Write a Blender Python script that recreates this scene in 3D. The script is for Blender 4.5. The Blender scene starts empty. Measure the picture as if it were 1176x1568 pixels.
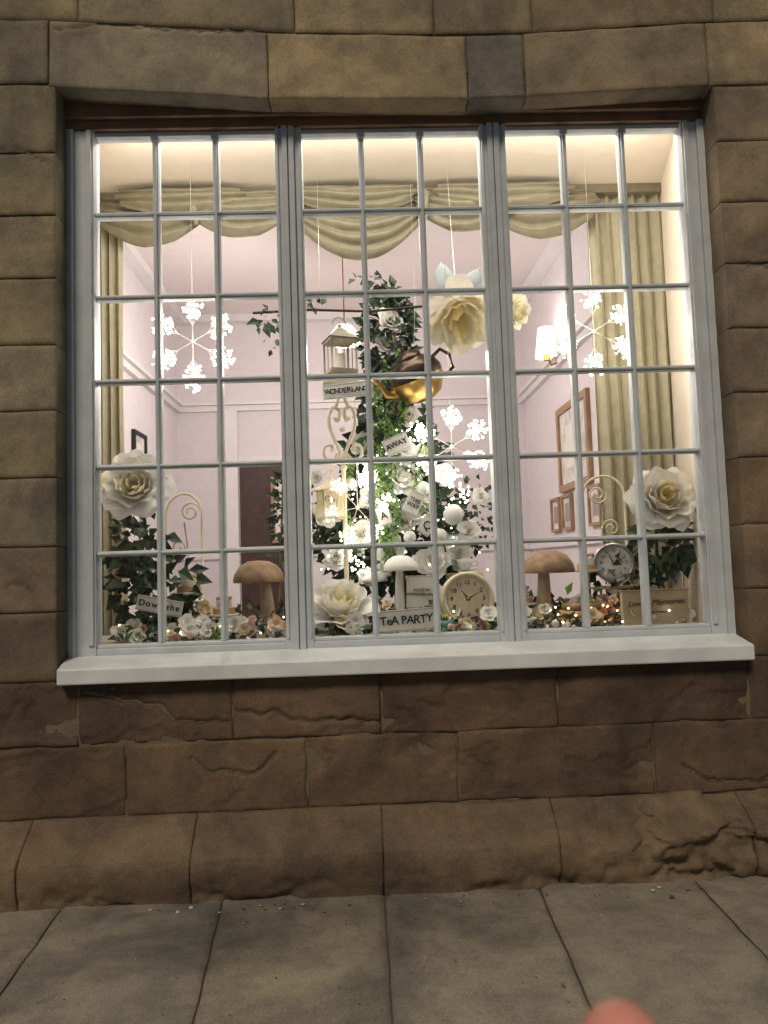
import bpy, math, random
from mathutils import Vector, Matrix, noise
random.seed(7)
R=random.random
def U(a,b): return a+(b-a)*R()
scene=bpy.context.scene
# ------------------------------------------------------------------ materials
def mat(name,col,rough=.6,metal=0,var=.15,scale=12,bump=0,bscale=60,emit=0,ecol=None,thin=0,sample=False):
    m=bpy.data.materials.new(name);m.use_nodes=True;nt=m.node_tree;N=nt.nodes;L=nt.links
    b=N['Principled BSDF'];b.inputs['Roughness'].default_value=rough;b.inputs['Metallic'].default_value=metal
    tc=N.new('ShaderNodeTexCoord');n=N.new('ShaderNodeTexNoise');n.inputs['Scale'].default_value=scale;n.inputs['Detail'].default_value=4
    L.new(tc.outputs['Object'],n.inputs['Vector'])
    r=N.new('ShaderNodeValToRGB');r.color_ramp.elements[0].position=.3;r.color_ramp.elements[1].position=.7
    r.color_ramp.elements[0].color=tuple(min(1,c*(1-var)) for c in col)+(1,);r.color_ramp.elements[1].color=tuple(min(1,c*(1+var)) for c in col)+(1,)
    L.new(n.outputs['Fac'],r.inputs['Fac']);L.new(r.outputs['Color'],b.inputs['Base Color'])
    if bump:
        n2=N.new('ShaderNodeTexNoise');n2.inputs['Scale'].default_value=bscale;n2.inputs['Detail'].default_value=5;L.new(tc.outputs['Object'],n2.inputs['Vector'])
        bp=N.new('ShaderNodeBump');bp.inputs['Strength'].default_value=bump;bp.inputs['Distance'].default_value=.005;L.new(n2.outputs['Fac'],bp.inputs['Height']);L.new(bp.outputs['Normal'],b.inputs['Normal'])
    if emit:
        b.inputs['Emission Color'].default_value=(ecol or col)+(1,);b.inputs['Emission Strength'].default_value=emit
        if not sample:
            try: m.cycles.emission_sampling='NONE'
            except Exception: pass
    if thin:
        t=N.new('ShaderNodeBsdfTranslucent');L.new(r.outputs['Color'],t.inputs['Color']);mx=N.new('ShaderNodeMixShader');mx.inputs[0].default_value=thin
        L.new(b.outputs[0],mx.inputs[1]);L.new(t.outputs[0],mx.inputs[2]);L.new(mx.outputs[0],N['Material Output'].inputs['Surface'])
    return m
# ------------------------------------------------------------------ mesh builder
class MB:
    def __init__(s,name): s.name=name;s.v=[];s.f=[];s.mi=[];s.sm=[];s.mats=[]
    def add(s,vs,fs,m,smooth=True,M=None):
        o=len(s.v)
        if m not in s.mats: s.mats.append(m)
        k=s.mats.index(m)
        if M is not None: vs=[M@Vector(v) for v in vs]
        s.v.extend([tuple(v) for v in vs])
        for f in fs: s.f.append(tuple(i+o for i in f));s.mi.append(k);s.sm.append(smooth)
    def box(s,a,b,m,M=None):
        (x0,y0,z0),(x1,y1,z1)=a,b
        vs=[(x0,y0,z0),(x1,y0,z0),(x1,y1,z0),(x0,y1,z0),(x0,y0,z1),(x1,y0,z1),(x1,y1,z1),(x0,y1,z1)]
        s.add(vs,[(0,3,2,1),(4,5,6,7),(0,1,5,4),(1,2,6,5),(2,3,7,6),(3,0,4,7)],m,False,M)
    def lathe(s,prof,m,M=None,seg=20,smooth=True,wob=0):
        vs=[];fs=[];n=len(prof)
        for i in range(seg):
            a=2*math.pi*i/seg
            w=1+wob*math.sin(3*a+1)
            for r,z in prof: vs.append((r*w*math.cos(a),r*w*math.sin(a),z))
        for i in range(seg):
            j=(i+1)%seg
            for k in range(n-1): fs.append((i*n+k,j*n+k,j*n+k+1,i*n+k+1))
        s.add(vs,fs,m,smooth,M)
    def tube(s,path,r,m,seg=6,M=None,closed=False):
        P=[Vector(p) for p in path];n=len(P);vs=[];fs=[]
        rr=r if isinstance(r,(list,tuple)) else [r]*n
        up=Vector((.13,.21,.97)).normalized()
        for i,p in enumerate(P):
            t=(P[min(i+1,n-1)]-P[max(i-1,0)])
            if closed: t=P[(i+1)%n]-P[i-1]
            t=t.normalized() if t.length>1e-9 else Vector((0,0,1))
            a=t.cross(up)
            if a.length<.05: a=t.cross(Vector((1,0,0)))
            a.normalize();b=t.cross(a)
            for k in range(seg):
                w=2*math.pi*k/seg;vs.append(p+(a*math.cos(w)+b*math.sin(w))*rr[i])
        for i in range(n if closed else n-1):
            j=(i+1)%n
            for k in range(seg): l=(k+1)%seg;fs.append((i*seg+k,i*seg+l,j*seg+l,j*seg+k))
        if not closed: fs.append(tuple(range(seg)));fs.append(tuple((n-1)*seg+k for k in reversed(range(seg))))
        s.add(vs,fs,m,True,M)
    def ball(s,c,r,m,seg=10,ring=7,sc=(1,1,1),dn=0,M=None):
        vs=[];fs=[];c=Vector(c)
        for i in range(seg):
            a=2*math.pi*i/seg
            for k in range(ring+1):
                t=math.pi*k/ring;v=Vector((math.sin(t)*math.cos(a),math.sin(t)*math.sin(a),math.cos(t)))
                d=1+(dn*noise.noise(v*3+c*7) if dn else 0)
                vs.append(c+Vector((v.x*sc[0],v.y*sc[1],v.z*sc[2]))*r*d)
        n=ring+1
        for i in range(seg):
            j=(i+1)%seg
            for k in range(ring): fs.append((i*n+k,i*n+k+1,j*n+k+1,j*n+k))
        s.add(vs,fs,m,True,M)
    def leaf(s,p,d,nrm,L,W,m,fold=.25):
        p=Vector(p);d=Vector(d).normalized();side=d.cross(Vector(nrm))
        if side.length<.01: side=d.cross(Vector((.3,1,.2)))
        side.normalize();up=side.cross(d)
        q=p+d*L*.45
        vs=[p,q+side*W*.5+up*W*fold,p+d*L-up*L*.12,q-side*W*.5+up*W*fold,q]
        s.add(vs,[(0,1,4),(1,2,4),(2,3,4),(3,0,4)],m,False)
    def build(s,parent=None,bevel=0):
        me=bpy.data.meshes.new(s.name);me.from_pydata(s.v,[],s.f);me.update()
        for m in s.mats: me.materials.append(m)
        me.polygons.foreach_set('material_index',s.mi);me.polygons.foreach_set('use_smooth',s.sm)
        o=bpy.data.objects.new(s.name,me);bpy.context.collection.objects.link(o)
        if parent: o.parent=parent
        if bevel:
            b=o.modifiers.new('bev','BEVEL');b.width=bevel;b.segments=2;b.limit_method='ANGLE'
        return o
def empty(name):
    e=bpy.data.objects.new(name,None);bpy.context.collection.objects.link(e);return e
def T(x,y,z): return Matrix.Translation((x,y,z))
def RX(a): return Matrix.Rotation(math.radians(a),4,'X')
def RY(a): return Matrix.Rotation(math.radians(a),4,'Y')
def RZ(a): return Matrix.Rotation(math.radians(a),4,'Z')
def text(body,size,M,m,parent,align='CENTER',ext=.0008,name='lettering',shear=0,off=0):
    c=bpy.data.curves.new(name,'FONT');c.body=body;c.size=size;c.align_x=align;c.align_y='CENTER';c.extrude=ext;c.shear=shear;c.offset=off
    c.materials.append(m);o=bpy.data.objects.new(name,c);bpy.context.collection.objects.link(o)
    o.matrix_world=M@RX(90)
    if parent: o.parent=parent
    return o
def vol(c,r):
    while True:
        v=Vector((U(-1,1),U(-1,1),U(-1,1)))
        if v.length<1: return Vector((c[0]+v.x*r[0],c[1]+v.y*r[1],c[2]+v.z*r[2]))
def leaves(mb,c,r,n,size,ms):
    for _ in range(n):
        p=vol(c,r);d=(p-Vector(c));d=Vector((d.x/r[0],d.y/r[1]-.4,d.z/r[2]-.2))+Vector((U(-1,1),U(-1,1),U(-1,1)))*.9
        L=size*U(.6,1.3);mb.leaf(p,d,(U(-.5,.5),-1,U(0,1)),L,L*U(.5,.75),random.choice(ms))
def petal(mb,M,phi,Rr,H,W,lip,m,n=6,seed=0,ruf=.10):
    vs=[];fs=[]
    for i in range(n+1):
        u=-1+2*i/n
        for j in range(n+1):
            v=j/n;ve=v*(1-.22*u*u*v)
            a=phi+u*W*(.3+.7*math.sin(math.pi*.5*min(1,v*1.3)))*(1-.25*v*v)
            r=Rr*(ve**.6)*(1-.18*ve**3 if lip<.02*Rr else 1)+lip*ve**5
            z=H*ve-lip*.6*ve**6
            k=noise.noise(Vector((u*1.6+seed*3.1,v*2.2,seed)))*ruf*Rr*v+math.sin(u*7+seed)*ruf*.25*Rr*v**3
            r+=k;z+=noise.noise(Vector((u*2+seed,v*2+9,seed*1.7)))*ruf*H*v
            vs.append((r*math.cos(a),r*math.sin(a),z))
    for i in range(n):
        for j in range(n):
            a=i*(n+1)+j;fs.append((a,a+n+1,a+n+2,a+1))
    mb.add(vs,fs,m,True,M)
FULL=((1,.50,6,.28),(.95,.72,6,.15),(.82,.88,6,.06),(.66,.95,5,0),(.48,.98,4,0),(.28,.95,3,0))
def rose(mb,c,Rr,direction,ms,layers=FULL,n=6):
    q=Vector(direction).normalized().to_track_quat('Z','Y').to_matrix().to_4x4()
    M=T(*c)@q
    s0=U(0,50)
    for k,(rf,hf,cnt,lip) in enumerate(layers):
        for i in range(cnt):
            petal(mb,M,2*math.pi*i/cnt+k*.7+U(-.15,.15),Rr*rf*U(.9,1.06),Rr*hf*U(.85,1.05),math.pi/cnt*1.45,Rr*lip*U(.5,1.2),ms[min(k,len(ms)-1)] if R()<.8 else random.choice(ms),n,s0+k*7+i,.15)
SMALL=((1,.5,5,.25),(.75,.7,5,.1),(.5,.8,4,0),(.25,.8,3,0))
def stone_mat(name,bs):
    m=bpy.data.materials.new(name);m.use_nodes=True;nt=m.node_tree;N=nt.nodes;L=nt.links
    b=N['Principled BSDF'];b.inputs['Roughness'].default_value=.78;b.inputs['Specular IOR Level'].default_value=.3
    g=N.new('ShaderNodeNewGeometry');at=N.new('ShaderNodeAttribute');at.attribute_name='tone'
    def nz(s,d=6,r=.6,dist=0):
        n=N.new('ShaderNodeTexNoise');n.inputs['Scale'].default_value=s;n.inputs['Detail'].default_value=d;n.inputs['Roughness'].default_value=r;n.inputs['Distortion'].default_value=dist;L.new(g.outputs['Position'],n.inputs['Vector']);return n
    def ramp(src,p0,c0,p1,c1):
        r=N.new('ShaderNodeValToRGB');r.color_ramp.elements[0].position=p0;r.color_ramp.elements[0].color=c0;r.color_ramp.elements[1].position=p1;r.color_ramp.elements[1].color=c1;L.new(src,r.inputs['Fac']);return r
    def mul(a,b2,f=1,t='MULTIPLY'):
        x=N.new('ShaderNodeMixRGB');x.blend_type=t;x.inputs['Fac'].default_value=f;L.new(a,x.inputs[1]);L.new(b2,x.inputs[2]);return x.outputs[0]
    c=mul(at.outputs['Color'],ramp(nz(1.7,6,.62,.5).outputs['Fac'],.36,(.52,.54,.58,1),.60,(1.16,1.13,1.06,1)).outputs[0])
    c=mul(c,ramp(nz(8,6,.7,.3).outputs['Fac'],.36,(.78,.77,.78,1),.58,(1.07,1.06,1.03,1)).outputs[0])
    c=mul(c,ramp(nz(160,4,.7).outputs['Fac'],.35,(.74,.74,.74,1),.6,(1.1,1.1,1.1,1)).outputs[0])
    vo=N.new('ShaderNodeTexVoronoi');vo.inputs['Scale'].default_value=60;L.new(g.outputs['Position'],vo.inputs['Vector'])
    c=mul(c,ramp(vo.outputs['Distance'],.03,(.5,.47,.45,1),.10,(1,1,1,1)).outputs[0],.35)
    L.new(c,b.inputs['Base Color'])
    h=N.new('ShaderNodeMath');h.operation='ADD';L.new(nz(110,6,.7).outputs['Fac'],h.inputs[0])
    h2=N.new('ShaderNodeMath');h2.operation='MULTIPLY';h2.inputs[1].default_value=1.2;L.new(nz(22,5,.6).outputs['Fac'],h2.inputs[0]);L.new(h2.outputs[0],h.inputs[1])
    bp=N.new('ShaderNodeBump');bp.inputs['Strength'].default_value=bs;bp.inputs['Distance'].default_value=.004;L.new(h.outputs[0],bp.inputs['Height']);L.new(bp.outputs['Normal'],b.inputs['Normal'])
    return m
M_STONE=stone_mat('sandstone',.42);M_PAVE=stone_mat('york_stone_paving',.5)
M_MORTAR=mat('mortar',(.17,.135,.09),.95,bump=.6)
M_FRAME=mat('grey_blue_paint',(.56,.61,.655),.38,var=.09,scale=9,bump=.16,bscale=35)
M_SILL=mat('white_sill_paint',(.74,.80,.82),.4,var=.12,scale=6,bump=.16,bscale=30)
M_HEAD=mat('brown_timber',(.20,.12,.075),.55,var=.3,scale=8,bump=.2)
M_WALLIN=mat('lilac_plaster',(.765,.715,.75),.8,var=.03)
M_CEIL=mat('pink_ceiling_paint',(.80,.73,.73),.8,var=.02)
M_CREAM=mat('cream_plaster',(.86,.77,.66),.7,var=.03)
M_WHITEP=mat('white_woodwork',(.80,.78,.79),.5,var=.03)
M_FLOOR=mat('dark_carpet',(.28,.24,.23),.9)
M_CURT=mat('olive_satin',(.185,.165,.105),.48,var=.14,scale=20,bump=.1,bscale=150)
M_CURT2=mat('sage_beige_drape',(.42,.385,.27),.6,var=.1,scale=20,bump=.1,bscale=150)
M_DOOR=mat('dark_oak',(.06,.03,.028),.4,var=.3)
M_GOLD=mat('gilt_wood',(.36,.22,.12),.4,var=.2)
M_PAPER=mat('print_paper',(.68,.66,.64),.7,var=.25,scale=9)
M_LEAF=[mat('leaf_dark',(.022,.05,.022),.5,var=.5,scale=20),mat('leaf_mid',(.04,.08,.032),.5,var=.4,scale=20),mat('leaf_blue',(.05,.08,.06),.5,var=.4,scale=20)]
M_LIME=mat('leaf_lime',(.22,.38,.09),.5,var=.3,scale=20,thin=.3)
M_DRY=mat('leaf_autumn',(.19,.12,.06),.6,var=.4)
M_PET=[mat('petal_ivory',(.85,.82,.74),.6,var=.06,thin=.25),mat('petal_cream',(.87,.81,.62),.6,var=.08,thin=.3),mat('petal_yellow',(.88,.76,.45),.6,var=.1,thin=.3)]
M_PETW=[mat('petal_white',(.83,.83,.81),.6,var=.06,thin=.15),mat('petal_offwhite',(.78,.77,.71),.6,var=.08,thin=.15)]
M_WHITE=mat('white_board',(.80,.78,.72),.6,var=.06)
M_INK=mat('black_ink',(.015,.015,.018),.6)
M_IRON=mat('cream_iron',(.72,.64,.46),.45,var=.12,bump=.1)
M_RUST=mat('verdigris_iron',(.30,.27,.20),.5,var=.3)
M_WOODC=mat('carved_wood',(.30,.19,.11),.6,var=.4,scale=18,bump=.5,bscale=40)
M_STEM=mat('pale_wood',(.44,.33,.23),.6,var=.25,bump=.3)
M_BRASS=mat('brass',(.50,.32,.10),.28,1,var=.2,scale=10)
M_BRONZE=mat('dark_bronze',(.05,.03,.018),.3,.6,var=.3)
M_STEEL=mat('brushed_steel',(.5,.5,.5),.3,1)
M_BULB=mat('led_bulb',(1,.93,.82),.5,emit=10,ecol=(1,.92,.76),var=0)
M_WARM=mat('fairy_bulb',(1,.8,.5),.5,emit=7,ecol=(1,.68,.32),var=0)
M_SHADE=mat('lit_shade',(.9,.85,.75),.5,emit=1.2,ecol=(1,.92,.84),var=0)
M_WIRE=mat('silver_wire',(.7,.68,.62),.3,.8)
M_CLOTH=mat('table_cloth',(.62,.58,.52),.8,var=.1,bump=.2)
M_COL=[mat('bloom_orange',(.60,.30,.15),.6),mat('bloom_pink',(.66,.42,.42),.6),mat('bloom_teal',(.22,.38,.38),.6),mat('bloom_peach',(.74,.55,.38),.6),mat('bloom_white',(.78,.76,.7),.6),mat('bloom_cream',(.75,.64,.38),.6)]
M_CAKE=mat('sponge_cake',(.50,.33,.18),.8,var=.2,bump=.4)
M_CH=[mat('china_white',(.78,.77,.75),.15),mat('china_teal',(.2,.42,.45),.2)]
# ------------------------------------------------------------------ stone wall
building=empty('stone_building')
SV=[];SF=[];SC=[]
CR=[[(-1.27,1.02),(-1.17,1.005),(-1.08,.985),(-.97,.97),(-.94,.93),(-.92,.905),(-.82,.90),(-.71,.895)],
    [(-.68,.94),(-.58,.915),(-.54,.935),(-.48,.90),(-.38,.885),(-.25,.89),(-.13,.865)],
    [(-.85,.76),(-.78,.70),(-.70,.71),(-.62,.69),(-.56,.73),(-.53,.77)],
    [(-1.6,3.20),(-1.50,3.195),(-1.44,3.165),(-1.38,3.14)],[(1.44,2.66),(1.52,2.645),(1.6,2.65)],[(-1.56,1.44),(-1.5,1.45),(-1.45,1.42)],
    [(-1.36,3.70),(-1.2,3.725),(-.9,3.70),(-.7,3.69),(-.55,3.685)],[(1.05,.66),(1.15,.60),(1.3,.585),(1.45,.6)]]
def crackd(x,z):
    best=9
    for c in CR:
        for (ax,az),(bx,bz) in zip(c,c[1:]):
            if min(ax,bx)-.03<x<max(ax,bx)+.03:
                dx,dz=bx-ax,bz-az;t=max(0,min(1,((x-ax)*dx+(z-az)*dz)/(dx*dx+dz*dz)))
                d=math.hypot(x-ax-dx*t,z-az-dz*t);best=min(best,d)
    return best
def sstep(a,b,x): t=max(0,min(1,(x-a)/(b-a)));return t*t*(3-2*t)
def block(x0,x1,zb0,zb1,zt0,zt1,tone,cell=.012,rough=.6,prof=None,deep=.2,seed=None,edgew=.35):
    g=.0016;x0+=g;x1-=g
    seed=U(0,99) if seed is None else seed
    off=U(-.002,.002)*rough;tx=U(-.003,.003);tz=U(-.003,.003)
    H=((zt0-zb0)+(zt1-zb1))/2;W=x1-x0
    nx=max(3,int(W/cell));nz=max(3,int(H/cell));o=len(SV)
    S=[0,.003/W]+[i/nx for i in range(1,nx)]+[1-.003/W,1]
    TT=[0,.003/H]+[j/nz for j in range(1,nz)]+[1-.003/H,1]
    nx=len(S)-1;nz=len(TT)-1
    for s in S:
        x=x0+W*s;zb=zb0+(zb1-zb0)*s+g;zt=zt0+(zt1-zt0)*s-g
        for t in TT:
            z=zb+(zt-zb)*t
            dxe=min(s*W,(1-s)*W);d=min(dxe,t*(zt-zb),(1-t)*(zt-zb))
            rr=.011*edgew*(1+1.3*noise.noise(Vector((x*9,z*9,seed))))+.0015
            e=max(0,1-d/max(.003,rr*1.5));y=off+tx*(s-.5)+tz*(t-.5)+e*e*rr
            f=noise.fractal(Vector((x*6,z*6,seed)),1,2,4);y+=f*.0028*rough
            y+=noise.noise(Vector((x*45,z*45,seed)))*.0010*rough
            if rough>1:
                n2=noise.noise(Vector((x*2.6,z*6,seed+5)))+.25*noise.noise(Vector((x*14,z*20,seed)))
                y+=sstep(.12,.17,n2)*.004*rough+sstep(.36,.40,n2)*.004*rough
            c=crackd(x+.006*noise.noise(Vector((x*30,z*30,0))),z+.012*noise.noise(Vector((x*25,z*25,3))))
            dark=1
            if c<.009: y+=.012*(1-c/.009);dark=.45+.55*c/.009
            edge=.80+.20*min(1,d/.006)
            if prof:
                e=max(0,1-dxe/.005)
                py,pz=prof(t,x);y=py+off+f*.006+e*.004+noise.noise(Vector((x*30,z*60,seed)))*.002;z=pz
            xx=x+ .003*rough*noise.noise(Vector((x*11,z*11,seed+2)))*(1 if d<.03 else .3)
            zz=z+ .003*rough*noise.noise(Vector((x*8,z*8,seed+7)))*(1 if d<.03 else .3)
            SV.append((xx,y,zz));SC.append(tuple(k*dark*edge for k in tone)+(1,))
    for i in range(nx):
        for j in range(nz):
            a=o+i*(nz+1)+j;SF.append((a,a+nz+1,a+nz+2,a+1))
    ring=[o+i*(nz+1) for i in range(nx+1)]+[o+nx*(nz+1)+j for j in range(1,nz+1)]+[o+i*(nz+1)+nz for i in range(nx-1,-1,-1)]+[o+j for j in range(nz-1,0,-1)]
    b=len(SV)
    for k in ring:
        v=SV[k];SV.append((v[0],deep,v[2]));SC.append(tuple(q*.8 for q in SC[k][:3])+(1,))
    n=len(ring)
    for k in range(n): l=(k+1)%n;SF.append((ring[k],b+k,b+l,ring[l]))
def tone(base,v=.12,grey=0):
    k=U(1-v,1+v);r,g,b=[c*k for c in base];a=(r+g+b)/3
    return (r+(a-r)*grey,g+(a-g)*grey,b+(a-b)*grey)
UP=(.42,.34,.215);SIDE=(.36,.305,.195);LOW=(.155,.102,.068);GREY=(.27,.24,.19)  # low-course tone: damp brown, with dimmer light near the ground put in too
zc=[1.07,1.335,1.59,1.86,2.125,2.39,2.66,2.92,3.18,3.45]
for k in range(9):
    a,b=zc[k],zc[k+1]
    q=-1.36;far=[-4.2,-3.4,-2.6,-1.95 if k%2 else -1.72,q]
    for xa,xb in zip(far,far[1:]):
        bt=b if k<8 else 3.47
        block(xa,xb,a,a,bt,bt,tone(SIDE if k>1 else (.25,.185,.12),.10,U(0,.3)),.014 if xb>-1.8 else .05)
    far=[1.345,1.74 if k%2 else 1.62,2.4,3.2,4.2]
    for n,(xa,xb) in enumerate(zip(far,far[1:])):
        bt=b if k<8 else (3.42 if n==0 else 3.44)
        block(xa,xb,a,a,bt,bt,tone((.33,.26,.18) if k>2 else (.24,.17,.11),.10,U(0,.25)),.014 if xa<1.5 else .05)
block(-2.3,-1.39,3.47,3.47,3.76,3.745,tone(SIDE,.05,.2),.02)
block(-1.39,-.50,3.455,3.392,3.745,3.68,tone((.36,.315,.22),.03,.2))
block(-.50,.32,3.392,3.378,3.68,3.655,tone((.46,.375,.24),.02))
block(.32,.56,3.378,3.385,3.655,3.66,tone(GREY,.04,.4))
block(.56,1.33,3.385,3.42,3.66,3.70,tone((.36,.29,.19),.04,.15))
block(1.33,2.1,3.42,3.44,3.70,3.72,tone(UP,.06),.02)
block(-4.2,-2.3,3.47,3.47,3.77,3.76,UP,.06);block(2.1,4.2,3.44,3.46,3.72,3.74,UP,.06)
xs=[-4.2,-2.4,-1.27,-.385,.19,.60,1.37,2.6,4.2];zt=[3.78,3.76,3.735,3.672,3.658,3.662,3.70,3.73,3.76]
cols=[UP,SIDE,(.31,.27,.19),(.45,.37,.235),(.37,.31,.20),(.32,.255,.17),SIDE,UP]
for i in range(8): block(xs[i],xs[i+1],zt[i],zt[i+1],3.98,3.98,tone(cols[i],.05),.02)
for r in range(3):
    x=-4.2+.3*r
    while x<4.2:
        w=U(.6,.95);block(x,min(4.3,x+w),3.98+.3*r,3.98+.3*r,4.28+.3*r,4.28+.3*r,tone(UP,.15,U(0,.5)),.06);x+=w
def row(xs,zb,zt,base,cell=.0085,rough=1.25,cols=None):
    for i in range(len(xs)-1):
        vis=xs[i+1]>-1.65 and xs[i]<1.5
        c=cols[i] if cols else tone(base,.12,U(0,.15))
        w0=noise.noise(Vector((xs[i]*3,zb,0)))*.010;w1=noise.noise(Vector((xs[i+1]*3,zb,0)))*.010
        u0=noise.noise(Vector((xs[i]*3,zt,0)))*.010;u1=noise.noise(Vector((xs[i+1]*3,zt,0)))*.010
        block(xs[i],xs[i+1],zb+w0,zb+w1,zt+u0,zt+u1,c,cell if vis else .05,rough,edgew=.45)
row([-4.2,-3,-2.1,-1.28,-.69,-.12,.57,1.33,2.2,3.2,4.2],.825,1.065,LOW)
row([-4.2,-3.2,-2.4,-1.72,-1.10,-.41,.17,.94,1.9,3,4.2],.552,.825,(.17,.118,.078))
def prof(t,x):
    pts=[(-.125,.20),(-.135,.27),(-.145,.33),(-.148,.41),(-.141,.438),(-.120,.462),(-.085,.49),(-.04,.525),(0,.556)]
    k=t*(len(pts)-1);i=min(int(k),len(pts)-2);f=k-i
    y=pts[i][0]*(1-f)+pts[i+1][0]*f;z=pts[i][1]*(1-f)+pts[i+1][1]*f
    er=max(0,noise.fractal(Vector((x*3.5,z*6,4)),1,2,4))
    base=sstep(.38,.29,z)
    y+=er*.03*(.2+2.4*base)+base*.025*max(0,noise.noise(Vector((x*2,1,1)))+.3)
    if x>.5:
        k2=sstep(.5,.9,x);y+=k2*(.035*sstep(-.1,.35,noise.fractal(Vector((x*4.5,z*9,11)),1,2,5))+.015*noise.noise(Vector((x*15,z*24,2))))
    z+=.014*noise.noise(Vector((x*2.2,z*2,8)))
    return y,z
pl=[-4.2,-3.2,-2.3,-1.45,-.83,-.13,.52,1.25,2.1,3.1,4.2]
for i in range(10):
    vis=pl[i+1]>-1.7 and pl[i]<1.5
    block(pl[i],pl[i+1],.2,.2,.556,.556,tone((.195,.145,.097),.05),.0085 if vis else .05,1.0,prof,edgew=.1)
def stone_mesh(name,m):
    me=bpy.data.meshes.new(name);me.from_pydata(SV,[],SF);me.update();me.materials.append(m)
    ca=me.color_attributes.new('tone','FLOAT_COLOR','POINT');ca.data.foreach_set('color',[q for c in SC for q in c])
    me.polygons.foreach_set('use_smooth',[True]*len(me.polygons))
    o=bpy.data.objects.new(name,me);bpy.context.collection.objects.link(o);return o
stone_mesh('stone_wall',M_STONE).parent=building
mb=MB('wall_core')
mb.box((-4.25,.0085,.0),(-1.375,.20,4.9),M_MORTAR);mb.box((1.36,.0085,.0),(4.25,.20,4.9),M_MORTAR)
mb.box((-1.375,.0088,3.50),(1.36,.20,4.9),M_MORTAR);mb.box((-1.375,.0088,.0),(1.36,.20,1.05),M_MORTAR)
mb.build(building)
# ------------------------------------------------------------------ window joinery
mb=MB('window_frame')
for a,b in [(-1.375,-1.255),(1.255,1.352)]:
    mb.box((a,.125,1.10),(b,.20,3.345),M_FRAME)
mb.box((-1.375,.108,1.10),(-1.335,.126,3.345),M_FRAME);mb.box((1.318,.108,1.10),(1.352,.126,3.345),M_FRAME)
mb.box((-1.285,.115,1.19),(-1.262,.1252,3.345),M_FRAME);mb.box((1.262,.115,1.19),(1.283,.1252,3.345),M_FRAME)
for c in (-.437,.437):
    mb.box((c-.056,.125,1.10),(c+.056,.20,3.345),M_FRAME)
    mb.box((c-.026,.108,1.10),(c-.002,.1255,3.345),M_FRAME);mb.box((c+.002,.108,1.10),(c+.026,.1255,3.345),M_FRAME)
    mb.box((c-.050,.117,1.19),(c-.040,.1256,3.345),M_FRAME);mb.box((c+.040,.117,1.19),(c+.050,.1256,3.345),M_FRAME)
for a,b in ((-1.255,-.493),(-.381,.381),(.493,1.255)):
    mb.box((a,.128,1.11),(b,.198,1.175),M_FRAME)
    mb.box((a,.136,1.175),(b,.19,1.19),M_FRAME)
    mb.box((a,.14,3.325),(b,.19,3.345),M_FRAME)
    for k in (1,2):
        x=a+(b-a)*k/3
        mb.box((x-.0125,.142,1.19),(x+.0125,.185,3.325),M_FRAME)
        mb.box((x-.006,.133,1.19),(x+.006,.1422,3.325),M_FRAME)
        mb.box((x-.016,.130,3.30),(x+.016,.1425,3.328),M_FRAME)
    for k in range(1,6):
        z=1.2+.357*k
        mb.box((a,.144,z-.0105),(b,.183,z+.0105),M_FRAME)
        mb.box((a,.1345,z-.005),(b,.1443,z+.005),M_FRAME)
mb.build(building,bevel=.003)
mb=MB('window_head_board')
mb.box((-1.375,.118,3.346),(1.352,.20,3.52),M_HEAD);mb.box((-1.375,.095,3.385),(1.352,.119,3.52),M_HEAD)
mb.build(building,bevel=.003)
mb=MB('window_sill')
vs=[(-1.34,-.055,1.062),(1.335,-.055,1.062),(1.335,-.055,1.122),(-1.34,-.055,1.122),(-1.372,.124,1.150),(1.35,.124,1.150),(-1.372,.124,1.062),(1.35,.124,1.062)]
mb.add(vs,[(0,1,2,3),(3,2,5,4),(0,6,7,1),(4,5,7,6),(0,3,4,6),(1,7,5,2)],M_SILL,False)
mb.build(building,bevel=.006)
g=bpy.data.materials.new('window_glass');g.use_nodes=True;N=g.node_tree.nodes;L=g.node_tree.links;N.clear()
o_=N.new('ShaderNodeOutputMaterial');mx=N.new('ShaderNodeMixShader');tr=N.new('ShaderNodeBsdfTransparent');gl=N.new('ShaderNodeBsdfGlossy');gl.inputs['Roughness'].default_value=.02
fr=N.new('ShaderNodeFresnel');fr.inputs['IOR'].default_value=1.4;tr.inputs[0].default_value=(.97,.985,.98,1)
L.new(fr.outputs[0],mx.inputs[0]);L.new(tr.outputs[0],mx.inputs[1]);L.new(gl.outputs[0],mx.inputs[2]);L.new(mx.outputs[0],o_.inputs[0])
mb=MB('window_glass');mb.add([(-1.255,.165,1.18),(1.255,.165,1.18),(1.255,.165,3.33),(-1.255,.165,3.33)],[(0,1,2,3)],g,False);mb.build(building)
# ------------------------------------------------------------------ interior shell
mb=MB('interior_room')
XL,XR,YB,ZC,ZF=-2.13,1.62,5.0,4.2,.35
def quad(a,b,c,d,m): mb.add([a,b,c,d],[(0,1,2,3)],m,False)
quad((-1.38,.195,3.40),(1.38,.195,3.40),(1.48,.88,3.425),(-1.52,.88,3.425),M_CREAM)
quad((-1.30,.195,1.1),(-1.52,.88,1.1),(-1.52,.88,3.5),(-1.30,.195,3.5),M_CREAM)
quad((1.285,.195,1.1),(1.47,.88,1.1),(1.47,.88,3.5),(1.285,.195,3.5),M_CREAM)
mb.box((-1.55,.19,1.08),(1.50,.98,1.168),M_CLOTH)
mb.box((XL,.86,3.43),(XR,.93,ZC),M_WALLIN);mb.box((XL,.88,ZF),(-1.53,.94,3.43),M_WALLIN);mb.box((1.485,.88,ZF),(XR,.94,3.43),M_WALLIN);mb.box((-1.53,.9,ZF),(1.485,.94,1.07),M_WALLIN)
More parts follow.
